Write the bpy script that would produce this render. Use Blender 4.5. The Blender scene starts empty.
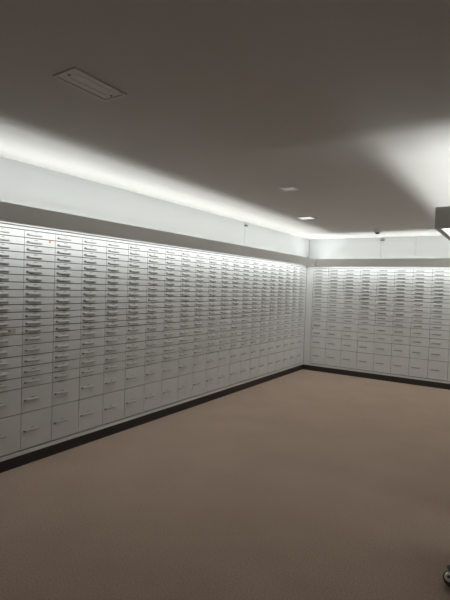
import bpy, bmesh, math
from mathutils import Vector, Matrix

scene = bpy.context.scene
C = bpy.context.collection
PI = math.pi

# ------------------------------------------------------------------ helpers
def link(name, me, parent=None):
    o = bpy.data.objects.new(name, me)
    C.objects.link(o)
    if parent is not None:
        o.parent = parent
    return o

def tag(o, label=None, cat=None, group=None, kind=None):
    if label: o['label'] = label
    if cat: o['category'] = cat
    if group: o['group'] = group
    if kind: o['kind'] = kind
    return o

def thing(name, label, cat, loc=(0, 0, 0), rotz=0.0, group=None):
    o = link(name, None)
    o.location = loc
    o.rotation_euler = (0, 0, rotz)
    o.empty_display_size = .1
    return tag(o, label, cat, group)

def add_box(bm, lo, hi, bevel=0.0, seg=1):
    t = bmesh.new()
    bmesh.ops.create_cube(t, size=1.0)
    lo, hi = Vector(lo), Vector(hi)
    for v in t.verts:
        v.co = Vector([lo[i] + (v.co[i] + .5) * (hi[i] - lo[i]) for i in range(3)])
    if bevel > 0:
        bmesh.ops.bevel(t, geom=t.edges[:], offset=bevel, segments=seg, affect='EDGES', profile=.5)
    merge(bm, t)

def merge(bm, t, mat=None):
    if mat is not None:
        bmesh.ops.transform(t, matrix=mat, verts=t.verts)
    me = bpy.data.meshes.new('tmp')
    t.to_mesh(me); t.free()
    bm.from_mesh(me)
    bpy.data.meshes.remove(me)

def add_cyl(bm, center, r, depth, axis='Z', seg=24, bevel=0.0, r2=None):
    t = bmesh.new()
    bmesh.ops.create_cone(t, cap_ends=True, segments=seg, radius1=r, radius2=r if r2 is None else r2, depth=depth)
    if bevel > 0:
        ed = [e for e in t.edges if len(e.link_faces) == 2 and abs(e.verts[0].co.z - e.verts[1].co.z) < 1e-6]
        bmesh.ops.bevel(t, geom=ed, offset=bevel, segments=2, affect='EDGES')
    m = Matrix.Identity(4)
    if axis == 'Y': m = Matrix.Rotation(PI / 2, 4, 'X')
    if axis == 'X': m = Matrix.Rotation(PI / 2, 4, 'Y')
    merge(bm, t, Matrix.Translation(center) @ m)

def add_lathe(bm, prof, center=(0, 0, 0), seg=32, rot=None):
    t = bmesh.new()
    rings = []
    for r, z in prof:
        if r < 1e-6:
            rings.append([t.verts.new((0, 0, z))])
        else:
            rings.append([t.verts.new((r * math.cos(2 * PI * i / seg), r * math.sin(2 * PI * i / seg), z)) for i in range(seg)])
    for a, b in zip(rings, rings[1:]):
        for i in range(seg):
            j = (i + 1) % seg
            if len(a) == 1 and len(b) == 1: continue
            if len(a) == 1: t.faces.new((a[0], b[j], b[i]))
            elif len(b) == 1: t.faces.new((a[i], a[j], b[0]))
            else: t.faces.new((a[i], a[j], b[j], b[i]))
    bmesh.ops.recalc_face_normals(t, faces=t.faces)
    merge(bm, t, Matrix.Translation(center) @ (rot or Matrix.Identity(4)))

def add_prism(bm, pts, axis, a, b):
    """extrude a closed 2-D outline; axis 'X': pts are (y,z), 'Y': pts are (x,z), 'Z': (x,y)"""
    t = bmesh.new()
    def P(p, s):
        return {'X': (s, p[0], p[1]), 'Y': (p[0], s, p[1]), 'Z': (p[0], p[1], s)}[axis]
    A = [t.verts.new(P(p, a)) for p in pts]
    B = [t.verts.new(P(p, b)) for p in pts]
    t.faces.new(A); t.faces.new(B[::-1])
    n = len(pts)
    for i in range(n):
        t.faces.new((A[i], B[i], B[(i + 1) % n], A[(i + 1) % n]))
    bmesh.ops.recalc_face_normals(t, faces=t.faces)
    merge(bm, t)

def mesh_of(name, bm, mat, smooth=False):
    me = bpy.data.meshes.new(name)
    bm.to_mesh(me); bm.free()
    if mat: me.materials.append(mat)
    if smooth:
        for p in me.polygons: p.use_smooth = True
    return me

def obj(name, bm, mat, parent=None, smooth=False):
    return link(name, mesh_of(name, bm, mat, smooth), parent)

def box_obj(name, lo, hi, mat, parent=None, bevel=0.0):
    bm = bmesh.new(); add_box(bm, lo, hi, bevel)
    return obj(name, bm, mat, parent)

def struct(name, bm, mat):
    o = obj(name, bm, mat)
    o['kind'] = 'structure'
    return o

# ---------------------------------------------------------------- materials
def pbr(name, col, rough=.5, metal=0.0, spec=.5, noise=0.0, nscale=40.0, bump=0.0, bscale=200.0, bdist=.001):
    m = bpy.data.materials.new(name); m.use_nodes = True
    nt = m.node_tree; b = nt.nodes['Principled BSDF']
    b.inputs['Base Color'].default_value = (*col, 1)
    b.inputs['Roughness'].default_value = rough
    b.inputs['Metallic'].default_value = metal
    b.inputs['Specular IOR Level'].default_value = spec
    tc = nt.nodes.new('ShaderNodeTexCoord')
    if noise > 0:
        n = nt.nodes.new('ShaderNodeTexNoise'); n.inputs['Scale'].default_value = nscale
        n.inputs['Detail'].default_value = 4
        r = nt.nodes.new('ShaderNodeMapRange')
        r.inputs['From Min'].default_value = .25; r.inputs['From Max'].default_value = .75
        r.inputs['To Min'].default_value = 1 - noise; r.inputs['To Max'].default_value = 1 + noise
        mx = nt.nodes.new('ShaderNodeMix'); mx.data_type = 'RGBA'; mx.blend_type = 'MULTIPLY'
        mx.inputs['Factor'].default_value = 1
        mx.inputs[6].default_value = (*col, 1)
        nt.links.new(tc.outputs['Object'], n.inputs['Vector'])
        nt.links.new(n.outputs['Fac'], r.inputs['Value'])
        nt.links.new(r.outputs['Result'], mx.inputs[7])
        nt.links.new(mx.outputs[2], b.inputs['Base Color'])
    if bump > 0:
        n = nt.nodes.new('ShaderNodeTexNoise'); n.inputs['Scale'].default_value = bscale
        n.inputs['Detail'].default_value = 3
        bp = nt.nodes.new('ShaderNodeBump'); bp.inputs['Strength'].default_value = bump
        bp.inputs['Distance'].default_value = bdist
        nt.links.new(tc.outputs['Object'], n.inputs['Vector'])
        nt.links.new(n.outputs['Fac'], bp.inputs['Height'])
        nt.links.new(bp.outputs['Normal'], b.inputs['Normal'])
    return m

def emit(name, col, strength):
    m = bpy.data.materials.new(name); m.use_nodes = True
    b = m.node_tree.nodes['Principled BSDF']
    b.inputs['Base Color'].default_value = (.8, .8, .8, 1)
    b.inputs['Emission Color'].default_value = (*col, 1)
    b.inputs['Emission Strength'].default_value = strength
    return m

DOWN, UP = 32.0, 50.0
DAY = (.95, 1.0, .985)
M_door = pbr('grey_door_paint', (.71, .707, .70), .38, spec=.5, noise=.03, nscale=6, bump=.04, bscale=900)
M_carcass = pbr('dark_carcass', (.035, .034, .033), .6)
M_rail = pbr('grey_rail_paint', (.71, .707, .695), .4)
M_plate = pbr('satin_steel_plate', (.52, .515, .505), .4, metal=.2)
M_lock = pbr('dark_lock_steel', (.20, .195, .19), .35, metal=.6)
M_tag = pbr('grey_number_tag', (.36, .355, .35), .5)
M_base = pbr('black_brown_skirting', (.028, .022, .019), .55)
M_ceil = pbr('matt_ceiling_plaster', (.715, .695, .675), .9, spec=.2, noise=.015, nscale=3, bump=.15, bscale=160, bdist=.002)
M_wall = pbr('white_wall_panel', (.72, .73, .735), .45, spec=.4)
M_plain = pbr('light_wall_paint', (.60, .57, .54), .8, spec=.2)
M_fascia = pbr('grey_pelmet_paint', (.77, .765, .74), .5, spec=.4)
M_tray = pbr('white_pelmet_tray', (.8, .8, .79), .6)
M_glow = emit('glowing_lamp', DAY, 2.5)
M_glow.cycles.emission_sampling = 'NONE'
M_panel = emit('diffuser_panel', DAY, 2.2)
M_blocker = pbr('grey_light_blocker', (.25, .25, .25), .6)
M_plate_shaded = pbr('shade_toned_plate', (.40, .397, .39), .4, metal=.3)  # back wall plates: bar shadow put into a darker steel colour
M_grille = pbr('ceiling_panel_grey', (.78, .77, .74), .5)
M_dark = pbr('dark_plastic', (.03, .03, .03), .5)
M_white = pbr('white_plastic', (.88, .88, .87), .5)
M_lampdim = emit('dim_lamp_glass', (1, .97, .93), .13)
M_lamplit = emit('lit_lamp_glass', (1, .97, .95), .75)
M_red = pbr('red_sticker', (.78, .26, .22), .6)
M_maroon = pbr('maroon_sticker', (.30, .09, .08), .6)
M_beige = pbr('beige_paper', (.54, .49, .435), .7)
M_chrome = pbr('chrome', (.88, .88, .85), .22, metal=.45)
M_ball = pbr('dark_metal_ball', (.10, .10, .085), .25, metal=.8)
M_rubber = pbr('black_rubber', (.02, .02, .02), .5)
M_fabric = pbr('dark_seat_fabric', (.035, .032, .03), .9, bump=.3, bscale=500)

def carpet():
    m = bpy.data.materials.new('brown_carpet'); m.use_nodes = True
    nt = m.node_tree; b = nt.nodes['Principled BSDF']
    b.inputs['Roughness'].default_value = .95
    b.inputs['Specular IOR Level'].default_value = .1
    tc = nt.nodes.new('ShaderNodeTexCoord')
    n1 = nt.nodes.new('ShaderNodeTexNoise'); n1.inputs['Scale'].default_value = 130; n1.inputs['Detail'].default_value = 5
    n2 = nt.nodes.new('ShaderNodeTexNoise'); n2.inputs['Scale'].default_value = 2.2; n2.inputs['Detail'].default_value = 3
    r1 = nt.nodes.new('ShaderNodeValToRGB')
    r1.color_ramp.elements[0].position = .3; r1.color_ramp.elements[0].color = (.310, .228, .178, 1)
    r1.color_ramp.elements[1].position = .7; r1.color_ramp.elements[1].color = (.500, .376, .304, 1)
    r2 = nt.nodes.new('ShaderNodeMapRange')
    r2.inputs['From Min'].default_value = .3; r2.inputs['From Max'].default_value = .7
    r2.inputs['To Min'].default_value = .96; r2.inputs['To Max'].default_value = 1.04
    mx = nt.nodes.new('ShaderNodeMix'); mx.data_type = 'RGBA'; mx.blend_type = 'MULTIPLY'; mx.inputs['Factor'].default_value = 1
    for n in (n1, n2): nt.links.new(tc.outputs['Object'], n.inputs['Vector'])
    nt.links.new(n1.outputs['Fac'], r1.inputs['Fac']); nt.links.new(n2.outputs['Fac'], r2.inputs['Value'])
    nt.links.new(r1.outputs['Color'], mx.inputs[6]); nt.links.new(r2.outputs['Result'], mx.inputs[7])
    nt.links.new(mx.outputs[2], b.inputs['Base Color'])
    bp = nt.nodes.new('ShaderNodeBump'); bp.inputs['Strength'].default_value = .5; bp.inputs['Distance'].default_value = .004
    nt.links.new(n1.outputs['Fac'], bp.inputs['Height']); nt.links.new(bp.outputs['Normal'], b.inputs['Normal'])
    return m
M_carpet = carpet()

# ------------------------------------------------------------- dimensions (m)
CEIL = 2.55
W_L, N_L, END_L = .2972, 21, -.0278        # left wall columns, the last one ends at END_L
W_B, N_B, X_B = .3018, 9, .1433            # back wall columns, the first one starts at X_B
ZB = .138                                   # underside of the lowest doors
FAR = -9.6                                  # rear end of the room, behind the camera
XR = 6.2                                    # right wall
Y_FIRST = END_L - N_L * W_L
rows_L = [.3145, .216] + [.0916] * 5 + [.0625] * 14           # from the bottom up
rows_B = [.3145, .216, .150, .150] + [.0916] * 5 + [.0625] * 9
TOP_L, TOP_B = ZB + sum(rows_L), ZB + sum(rows_B)
F0, F1 = 2.010, 2.147                       # pelmet fascia bottom and top
OUT = .30                                   # pelmet projection
YW = .08                                    # face of the upper back wall

# ----------------------------------------------------------------- room shell
bm = bmesh.new(); add_box(bm, (-.6, FAR - .1, -.1), (XR + .1, .7, 0)); struct('floor', bm, M_carpet)
bm = bmesh.new(); add_box(bm, (-.6, FAR - .1, CEIL), (XR + .1, .7, CEIL + .1)); struct('ceiling', bm, M_ceil)

# upper wall panels above the boxes with narrow joints, plain wall where there are no boxes
bm = bmesh.new()
add_box(bm, (-.55, FAR, TOP_L + .0335), (-.012, .55, CEIL))
joints = [FAR, -2.402, YW]
for a, b in zip(joints, joints[1:]):
    add_box(bm, (-.012, a + .0015, TOP_L + .0335), (0, b - .0015, CEIL), .001)
add_box(bm, (-.55, FAR, 0), (0, Y_FIRST - .004, TOP_L + .033))
struct('wall_left', bm, M_wall)

bm = bmesh.new()
XB_END = X_B + N_B * W_B
add_box(bm, (-.55, YW + .012, TOP_B + .0335), (XR, .6, CEIL))
joints = [0.002, 1.374, 1.963, 3.15, 4.35, 5.55, XR]
for a, b in zip(joints, joints[1:]):
    add_box(bm, (a + .0015, YW, TOP_B + .0335), (b - .0015, YW + .012, CEIL), .001)
add_box(bm, (XB_END + .004, 0, 0), (XR, .6, TOP_B + .033))
struct('wall_back', bm, M_wall)
bm = bmesh.new(); add_box(bm, (XR, FAR, 0), (XR + .1, .6, CEIL)); struct('wall_right', bm, M_plain)
bm = bmesh.new(); add_box(bm, (-.55, FAR - .1, 0), (XR + .1, FAR, CEIL)); struct('wall_front', bm, M_plain)

# dark skirting, pale rail above it, header rail above the doors, corner post
bm = bmesh.new(); add_box(bm, (-.05, Y_FIRST, 0), (-.006, -.006, .096)); struct('baseboard_left', bm, M_base)
bm = bmesh.new(); add_box(bm, (-.006, -.006, 0), (XB_END, .05, .096)); struct('baseboard_back', bm, M_base)
bm = bmesh.new(); add_box(bm, (-.05, Y_FIRST, .0965), (.002, -.002, ZB - .009), .001); struct('trim_1', bm, M_rail)
bm = bmesh.new(); add_box(bm, (.003, -.002, .0965), (XB_END, .05, ZB - .009), .001); struct('trim_2', bm, M_rail)
bm = bmesh.new(); add_box(bm, (-.05, Y_FIRST, TOP_L + .003), (0, -.002, TOP_L + .0255), .001); struct('trim_3', bm, M_rail)
bm = bmesh.new(); add_box(bm, (.003, 0, TOP_B + .003), (XB_END, .079, TOP_B + .0255), .001); struct('trim_4', bm, M_rail)
# corner post: an L of two narrow faces
bm = bmesh.new()
add_box(bm, (-.05, END_L + .003, ZB - .003), (0, 0, TOP_B + .001), .001)
add_box(bm, (.004, 0, ZB - .003), (X_B - .004, .05, TOP_B + .001), .001)
struct('trim_5', bm, M_rail)

# --------------------------------------------------- deposit box columns
# local frame of a column: x along its width, -y out of the wall, z up
_mesh_cache = {}
def door_mesh(w, h):
    k = (round(w, 4), round(h, 4))
    if k not in _mesh_cache:
        bm = bmesh.new()
        g, gz = .0023, .0032
        add_box(bm, (-w / 2 + g, 0, -h / 2 + gz), (w / 2 - g, .013, h / 2 - gz), .0006)
        _mesh_cache[k] = mesh_of('door', bm, M_door)
    return _mesh_cache[k]

BAR_L, BAR_H, BAR_D = .120, .0125, .0105
bm = bmesh.new()
add_box(bm, (-BAR_L / 2, -BAR_D, -BAR_H / 2), (BAR_L / 2, .0005, BAR_H / 2), .0035, 2)
add_box(bm, (-BAR_L / 2 - .004, -.003, -BAR_H / 2 - .003), (BAR_L / 2 + .004, .0005, BAR_H / 2 + .003), .001)
ME_bar = mesh_of('lock_plate', bm, M_plate)
bm = bmesh.new()
add_cyl(bm, (0, -.0025, 0), .0085, .006, 'Y', 16, .001)
add_box(bm, (-.0012, -.0065, -.0045), (.0012, -.0052, .0045))
ME_lock = mesh_of('lock', bm, M_lock)
ME_bar_back = ME_bar.copy(); ME_bar_back.materials.clear(); ME_bar_back.materials.append(M_plate_shaded)
ME_lock_back = ME_lock.copy(); ME_lock_back.materials.clear(); ME_lock_back.materials.append(M_plate)
bm = bmesh.new()
add_box(bm, (-.016, -.0012, -.0035), (.016, .0005, .0035), .0004)
ME_tag = mesh_of('number_tag', bm, M_tag)

def make_column(name, w, rows, zb, bar_shift, with_tag, label, group):
    t = thing(name, label, 'safe deposit boxes', group=group)
    top = zb + sum(rows)
    bm = bmesh.new(); add_box(bm, (-w / 2 + .0006, .0135, zb), (w / 2 - .0006, .45, top))
    obj('body', bm, M_carcass, t)
    z = zb
    for h in rows:
        d = link('door', door_mesh(w, h), t); d.location = (0, 0, z + h / 2)
        lx = -w / 2 + bar_shift
        p = link('lock_plate', ME_bar if with_tag else ME_bar_back, d); p.location = (lx + .013 + BAR_L / 2, 0, -.004 if h < .07 else -.001)
        k = link('lock', ME_lock if with_tag else ME_lock_back, d); k.location = (lx, 0, -.003)
        if with_tag:
            g = link('number_tag', ME_tag, d); g.location = (lx + .013 + BAR_L * .55, 0, .017 if h < .07 else .0185)
        z += h
    return t

def copy_tree(o, parent=None):
    c = o.copy(); C.objects.link(c)
    if parent is not None: c.parent = parent
    for ch in list(o.children): copy_tree(ch, c)
    return c

ORD = ['', 'first', 'second', 'third', 'fourth', 'fifth', 'sixth', 'seventh', 'eighth', 'ninth', 'tenth', 'eleventh', 'twelfth']
lab_L = []
for i in range(N_L):                       # i = 0 is cut by the left edge of the photo, 20 is beside the corner post
    if i == 0: s = 'grey safe deposit box column cut by the left edge, beige strip across one small door'
    elif i == 1: s = 'grey safe deposit box column with a small red sticker near its top'
    elif i <= 10: s = 'grey safe deposit box column, %s from the left edge on the left wall' % ORD[i + 1]
    elif i == 20: s = 'grey safe deposit box column on the left wall, right beside the corner post'
    else: s = 'grey safe deposit box column on the left wall, %s away from the corner post' % ORD[21 - i]
    lab_L.append(s)
lab_B = []
for i in range(N_B):
    if i == 0: s = 'grey safe deposit box column on the back wall, right beside the corner post'
    elif i == N_B - 1: s = 'grey safe deposit box column on the back wall, cut by the right edge'
    else: s = 'grey safe deposit box column on the back wall, %s from the corner post' % ORD[i + 1]
    lab_B.append(s)

GL, GB = 'safe deposit box columns along the left wall', 'safe deposit box columns along the back wall'
colL = []
first = make_column('safe_deposit_cabinet', W_L, rows_L, ZB, .030, True, lab_L[0], GL)
for i in range(N_L):
    c = first if i == 0 else copy_tree(first)
    c.location = (0, Y_FIRST + (i + .5) * W_L, 0); c.rotation_euler = (0, 0, PI / 2)
    c['label'] = lab_L[i]; colL.append(c)
firstB = make_column('safe_deposit_cabinet', W_B, rows_B, ZB, .040, False, lab_B[0], GB)
for i in range(N_B):
    c = firstB if i == 0 else copy_tree(firstB)
    c.location = (X_B + (i + .5) * W_B, 0, 0); c['label'] = lab_B[i]

def door_at(col, z):
    return min((d for d in col.children if d.name.startswith('door')), key=lambda d: abs(d.location.z - z))
def on_door(col, y_world, z, name, bm, mat, label):
    d = door_at(col, z)
    o = obj(name, bm, mat, d)
    o.location = (y_world - col.location.y, 0, z - d.location.z)
    o['label'] = label
    return o
bm = bmesh.new(); add_cyl(bm, (0, -.0006, 0), .0115, .0016, 'Y', 20)
on_door(colL[1], -5.729, 1.924, 'sticker', bm, M_red, 'small round red sticker')
bm = bmesh.new(); add_cyl(bm, (0, -.0006, 0), .006, .0016, 'Y', 16)
on_door(colL[4], -4.806, 1.592, 'sticker', bm, M_maroon, 'tiny dark red sticker')
bm = bmesh.new(); add_box(bm, (-.11, -.0012, -.021), (.11, .0004, .022), .0003)
o = on_door(colL[0], -6.145, 1.157, 'paper_strip', bm, M_beige, 'beige paper strip')
bm = bmesh.new(); add_cyl(bm, (.052, -.002, .006), .006, .004, 'Y', 14)
obj('dot', bm, M_dark, door_at(colL[0], 1.157)).location = (o.location.x - .0, 0, o.location.z)

# ------------------------------------------------------------- light pelmets
# profile across the pelmet: u = distance from the wall face, z up
def run(t, P0, dirv, nrm, s0, s1, u_wall, mitre0=0.0, mitre1=0.0, brackets=None, seg=1.22, end_gap=.05, reach=0.0, up_u=.221, up_w=.018, up_rad=UP, panel=False, tray0=None, tray1=None):
    """one straight run; P0 a point on the wall face, dirv along the wall, nrm out of the wall.
    mitre: how much longer (+) the fascia front is than the wall side at each end"""
    P0, dirv, nrm = Vector(P0), Vector(dirv), Vector(nrm)
    def poly(name, prof, a, b, mat, m0=0.0, m1=0.0):
        bm = bmesh.new()
        A = []; B = []
        for u, z in prof:
            f = (u - OUT)
            A.append(bm.verts.new(P0 + dirv * (s0 + a + m0 * f) + nrm * u + Vector((0, 0, z))))
            B.append(bm.verts.new(P0 + dirv * (s0 + b + m1 * f) + nrm * u + Vector((0, 0, z))))
        bm.faces.new(A); bm.faces.new(B[::-1])
        for i in range(len(prof)):
            j = (i + 1) % len(prof)
            bm.faces.new((A[i], B[i], B[j], A[j]))
        bmesh.ops.recalc_face_normals(bm, faces=bm.faces)
        return obj(name, bm, mat, t)
    L = s1 - s0
    poly('fascia', [(OUT, F0), (OUT, F1), (OUT - .014, F1), (OUT - .014, F0 + .014), (OUT - .035, F0 + .014), (OUT - .035, F0)], 0, L, M_fascia, mitre0, mitre1)
    poly('tray', [(u_wall + .003, F0 + .068), (OUT - .015, F0 + .068), (OUT - .015, F0 + .074), (u_wall + .003, F0 + .074)], tray0 if tray0 is not None else 0, tray1 if tray1 is not None else L, M_tray,
         mitre0 if tray0 is None else 0, mitre1 if tray1 is None else 0)
    # lamp tubes under the tray and tilted up-lights on top of it, lamp after lamp
    n = max(1, round((L - 2 * end_gap) / seg)); l = (L + reach - 2 * end_gap) / n
    ct, sn = math.cos(math.radians(36)), math.sin(math.radians(36))
    h = up_w / 2 + .002
    for i in range(n):
        a, b = end_gap + i * l + .004, end_gap + (i + 1) * l - .004
        if not panel:
            poly('lamp_tube', [(.215 + .011 * math.cos(k * PI / 6), F0 + .053 + .011 * math.sin(k * PI / 6)) for k in range(12)], a, b, M_glow)
            for e in (a - .004, b):
                poly('lamp_holder', [(.202, F0 + .044), (.228, F0 + .044), (.228, F0 + .0678), (.202, F0 + .0678)], e, e + .004, M_white)
        poly('uplight', [(up_u + ct * p + sn * q, F0 + .086 - sn * p + ct * q) for p, q in ((-up_w / 2, 0), (up_w / 2, 0), (up_w / 2, .0015), (-up_w / 2, .0015))], a, b, M_glow)
        poly('uplight_blocker', [(up_u - ct * h, F0 + .0742), (up_u + ct * h, F0 + .0742), (up_u + ct * h, F0 + .0855 - sn * h), (up_u - ct * h, F0 + .0855 + sn * h)], a, b, M_blocker)  # unseen wedge added to block the strip's light from the tray
    s_a, s_b = s0 + end_gap, s0 + end_gap + n * l
    def lamp(u, z, nv, width, radiance):
        ld = bpy.data.lights.new('lamp', 'AREA'); ld.shape = 'RECTANGLE'
        ld.size = s_b - s_a; ld.size_y = width; ld.color = DAY
        ld.energy = radiance * PI * ld.size * width
        o = bpy.data.objects.new('lamp', ld); C.objects.link(o); o.parent = t
        zz = -(nrm * nv[0] + Vector((0, 0, nv[1]))).normalized(); yy = zz.cross(dirv)
        p = P0 + dirv * ((s_a + s_b) / 2) + nrm * u + Vector((0, 0, z))
        o.matrix_local = Matrix(((dirv.x, yy.x, zz.x, p.x), (dirv.y, yy.y, zz.y, p.y), (dirv.z, yy.z, zz.z, p.z), (0, 0, 0, 1)))
    lamp(up_u + sn * .003, F0 + .086 + ct * .003, (sn, ct), up_w, up_rad)
    if panel:
        poly('diffuser_panel', [(.004, F0 + .014), (.264, F0 + .014), (.264, F0 + .020), (.004, F0 + .020)], 0, L, M_panel, mitre0, mitre1)
    else:
        lamp(.215, F0 + .040, (-math.sin(math.radians(25)), -math.cos(math.radians(25))), .022, DOWN)
    for s in (brackets or []):
        bm = bmesh.new()
        for (u0, z0, u1, z1) in ((u_wall + .001, F0 + .075, u_wall + .008, F1 + .045), (u_wall + .008, F0 + .0745, OUT - .1, F0 + .077)):
            a = P0 + dirv * (s - .006) + nrm * u0 + Vector((0, 0, z0)); b = P0 + dirv * (s + .006) + nrm * u1 + Vector((0, 0, z1))
            add_box(bm, [min(a[i], b[i]) for i in range(3)], [max(a[i], b[i]) for i in range(3)])
        obj('bracket', bm, M_fascia, t)

t = thing('light_pelmet', 'long grey light pelmet over the boxes on the left wall', 'light pelmet', (0, 0, 0), 0, 'light pelmets')
run(t, (0, 0, 0), (0, 1, 0), (1, 0, 0), -7.0, -OUT, 0, 0, -1, end_gap=.03, reach=.22, tray1=7.0 + .07)
t = thing('light_pelmet', 'grey light pelmet over the boxes on the back wall', 'light pelmet', (0, 0, 0), 0, 'light pelmets')
run(t, (0, 0, 0), (1, 0, 0), (0, -1, 0), OUT + .001, XR - .02, -YW, 1, 0, tray0=0, end_gap=.02, brackets=[.45 + .385 * k for k in range(14)])

# island bank on the right: only the corner of its pelmet is inside the frame
IX, IY0, IY1 = 2.986 + OUT, -4.98 + OUT, -.42
IXR = XR - .02
bm = bmesh.new()
add_box(bm, (IX, IY0, 0), (XR, IY1, F1 + .02))
struct('wall_partition', bm, M_rail)
t = thing('light_pelmet', 'olive grey end of a light pelmet jutting in at the right edge', 'light pelmet', (IX, IY0, 0), 0, 'light pelmets')
def island_run(P0, dirv, nrm, s0, s1, m0, m1):
    tt = t
    q = Vector(P0) - Vector((IX, IY0, 0))
    run(tt, q, dirv, nrm, s0, s1, 0, m0, m1, end_gap=.06, up_u=.236, up_w=.018, up_rad=52.0, panel=True)
island_run((IX, IY0, 0), (1, 0, 0), (0, -1, 0), -OUT, IXR - IX, -1, 0)
island_run((IX, IY0, 0), (0, -1, 0), (-1, 0, 0), -(IY1 - IY0), OUT, 0, 1)

# --------------------------------------------------------- ceiling fittings
x0, x1, y0, y1 = 1.588, 1.748, -6.852, -6.530
t = thing('access_panel', 'long narrow panel set in the dark ceiling at upper left', 'access panel', ((x0 + x1) / 2, (y0 + y1) / 2, CEIL))
hx, hy = (x1 - x0) / 2, (y1 - y0) / 2
bm = bmesh.new()
for lo, hi in (((-hx, -hy, -.008), (-hx + .014, hy, 0)), ((hx - .014, -hy, -.008), (hx, hy, 0)),
               ((-hx + .014, -hy, -.008), (hx - .014, -hy + .014, 0)), ((-hx + .014, hy - .014, -.008), (hx - .014, hy, 0))):
    add_box(bm, lo, hi, .001)
obj('frame', bm, M_grille, t)
box_obj('cover', (-hx + .0145, -hy + .0145, -.004), (hx - .0145, hy - .0145, -.0005), M_grille, t, .0008)
for sx in (-.03, .03):
    box_obj('slot_strip', (sx - .012, -hy + .05, -.0056), (sx + .012, hy - .05, -.0042), M_grille, t, .001)
for sy in (-1, 1):
    bm = bmesh.new(); add_cyl(bm, (0, sy * (hy - .032), -.0055), .006, .003, 'Z', 16)
    obj('screw', bm, M_lock, t)

def downlight(loc, s, mat, label):
    t = thing('downlight', label, 'ceiling light', (loc[0], loc[1], CEIL), 0, 'square ceiling downlights')
    bm = bmesh.new(); w = .018; h = s / 2
    for lo, hi in (((-h, -h, -.010), (-h + w, h, 0)), ((h - w, -h, -.010), (h, h, 0)),
                   ((-h + w, -h, -.010), (h - w, -h + w, 0)), ((-h + w, h - w, -.010), (h - w, h, 0))):
        add_box(bm, lo, hi, .001)
    obj('frame', bm, M_white, t)
    box_obj('lamp_glass', (-h + w + .0005, -h + w + .0005, -.007), (h - w - .0005, h - w - .0005, -.001), mat, t, .001)
downlight((1.575, -4.230), .150, M_lampdim, 'dim square downlight in the middle of the ceiling, the nearer one')
downlight((1.030, -2.520), .215, M_lamplit, 'bright square downlight in the ceiling nearer the back wall')

t = thing('smoke_detector', 'small round smoke detector on the ceiling near the back wall', 'smoke detector', (1.600, -1.06, CEIL))
bm = bmesh.new(); add_lathe(bm, [(0, 0), (.075, 0), (.075, -.012), (.070, -.016), (0, -.016)]); obj('base', bm, M_white, t, True)
bm = bmesh.new(); add_lathe(bm, [(0, -.0162), (.066, -.0162), (.062, -.044), (.046, -.052), (0, -.052)]); obj('housing', bm, M_white, t, True)
bm = bmesh.new(); add_lathe(bm, [(0, -.0522), (.034, -.0522), (.032, -.068), (.018, -.074), (0, -.074)]); obj('sensor', bm, M_dark, t, True)

def clip(loc, rotz, label):
    t = thing('panel_clip', label, 'clip', loc, rotz, 'dark clips at the tops of the wall panel joints')
    bm = bmesh.new()
    add_box(bm, (-.035, -.028, -.022), (.035, -.0005, -.002), .003)
    obj('plate', bm, M_lock, t)
    bm = bmesh.new(); add_cyl(bm, (0, -.033, -.012), .005, .009, 'Y', 12); obj('screw', bm, M_chrome, t)
clip((0, -2.395, 2.518), PI / 2, 'small dark clip atop the panel joint on the left wall')
clip((1.40, YW, 2.515), 0, 'small dark clip atop the panel joint on the back wall')

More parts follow.
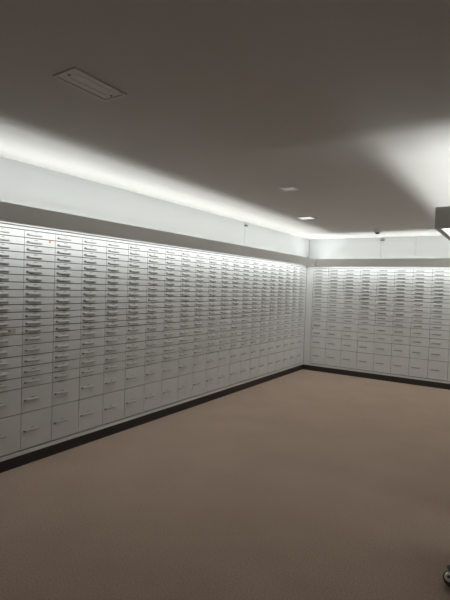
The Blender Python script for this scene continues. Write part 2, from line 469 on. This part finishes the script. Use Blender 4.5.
# --------------------------------------- wheeled seat cut off by the right edge
CX, CY = 3.224, -5.480                       # the caster in view
cx, cy = CX + .285 * .837, CY + .285 * .547
t = thing('swivel_chair', 'wheeled seat cut off by the right edge, chrome caster showing on the carpet', 'chair', (cx, cy, 0))
a0 = math.atan2(CY - cy, CX - cx)
bm = bmesh.new()
add_lathe(bm, [(0, .095), (.035, .095), (.042, .105), (.042, .13), (.03, .15), (.026, .40), (.06, .41), (.06, .425), (0, .425)]); obj('column', bm, M_rubber, t, False)
for k in range(5):
    a = a0 + k * 2 * PI / 5
    R = Matrix.Rotation(a, 4, 'Z')
    tb = bmesh.new(); add_prism(tb, [(.03, .11), (.27, .089), (.30, .089), (.30, .102), (.27, .108), (.03, .145)], 'Y', -.018, .018)
    bm = bmesh.new(); merge(bm, tb, R); obj('base_leg', bm, M_rubber, t)
    c = Vector((.285 * math.cos(a), .285 * math.sin(a), 0))
    bm = bmesh.new()
    n = 14
    add_lathe(bm, [(.040 * math.sin(PI * j / n), .041 - .040 * math.cos(PI * j / n)) for j in range(n + 1)], c)
    w = obj('caster', bm, M_ball, t, True); w['label'] = 'dark ball caster with a chrome ring'
    # hub ring on the outer side of the ball
    rot = Matrix.Rotation(a + PI * .235, 4, 'Z') @ Matrix.Rotation(PI * .30, 4, 'Y')
    bm = bmesh.new()
    add_lathe(bm, [(.0085, .034), (.0085, .0405), (.012, .043), (.019, .041), (.0235, .036), (.0235, .030)], c + Vector((0, 0, .041)), 28, rot)
    obj('hub_ring', bm, M_chrome, w, True)
    bm = bmesh.new(); add_cyl(bm, (c.x, c.y, .0835), .007, .012, 'Z', 12); obj('caster_stem', bm, M_rubber, w)
bm = bmesh.new(); add_box(bm, (-.22, -.22, .426), (.22, .22, .50), .03, 3); obj('seat', bm, M_fabric, t, True)
bm = bmesh.new(); add_box(bm, (.215, -.02, .46), (.235, .02, .72), .004); obj('back_post', bm, M_rubber, t)
bm = bmesh.new(); add_box(bm, (.175, -.20, .60), (.213, .20, .95), .018, 3); obj('backrest', bm, M_fabric, t, True)

# ------------------------------------------------------------------- world
w = bpy.data.worlds.new('World'); scene.world = w; w.use_nodes = True
w.node_tree.nodes['Background'].inputs['Color'].default_value = (.01, .01, .01, 1)
w.node_tree.nodes['Background'].inputs['Strength'].default_value = .1

# ------------------------------------------------------------------ camera
F_PX, YAW, PITCH, ROLL = 444.2, math.radians(33.222), math.radians(-1.8036), math.radians(1.8999)
Fv = Vector((-math.sin(YAW) * math.cos(PITCH), math.cos(YAW) * math.cos(PITCH), math.sin(PITCH)))
Rv = Vector((math.cos(YAW), math.sin(YAW), 0)); Uv = Rv.cross(Fv)
R2 = Rv * math.cos(ROLL) + Uv * math.sin(ROLL); U2 = -Rv * math.sin(ROLL) + Uv * math.cos(ROLL)
cd = bpy.data.cameras.new('camera'); cam = bpy.data.objects.new('camera', cd); C.objects.link(cam)
cam.matrix_world = Matrix(((R2.x, U2.x, -Fv.x, 3.4522), (R2.y, U2.y, -Fv.y, -8.158), (R2.z, U2.z, -Fv.z, 1.5885), (0, 0, 0, 1)))
cd.sensor_fit = 'VERTICAL'; cd.sensor_height = 36.0; cd.lens = 36.0 * F_PX / 600.0
cd.clip_start = .05
scene.camera = cam

# -------------------------------------------------------------- view settings
vs = scene.view_settings
vs.view_transform = 'Standard'; vs.look = 'None'; vs.exposure = 0.0; vs.gamma = 1.0; vs.use_curve_mapping = False
scene.cycles.use_denoising = True
scene.cycles.use_adaptive_sampling = False
scene.cycles.max_bounces = 10
scene.cycles.diffuse_bounces = 6
scene.cycles.sample_clamp_indirect = 6.0
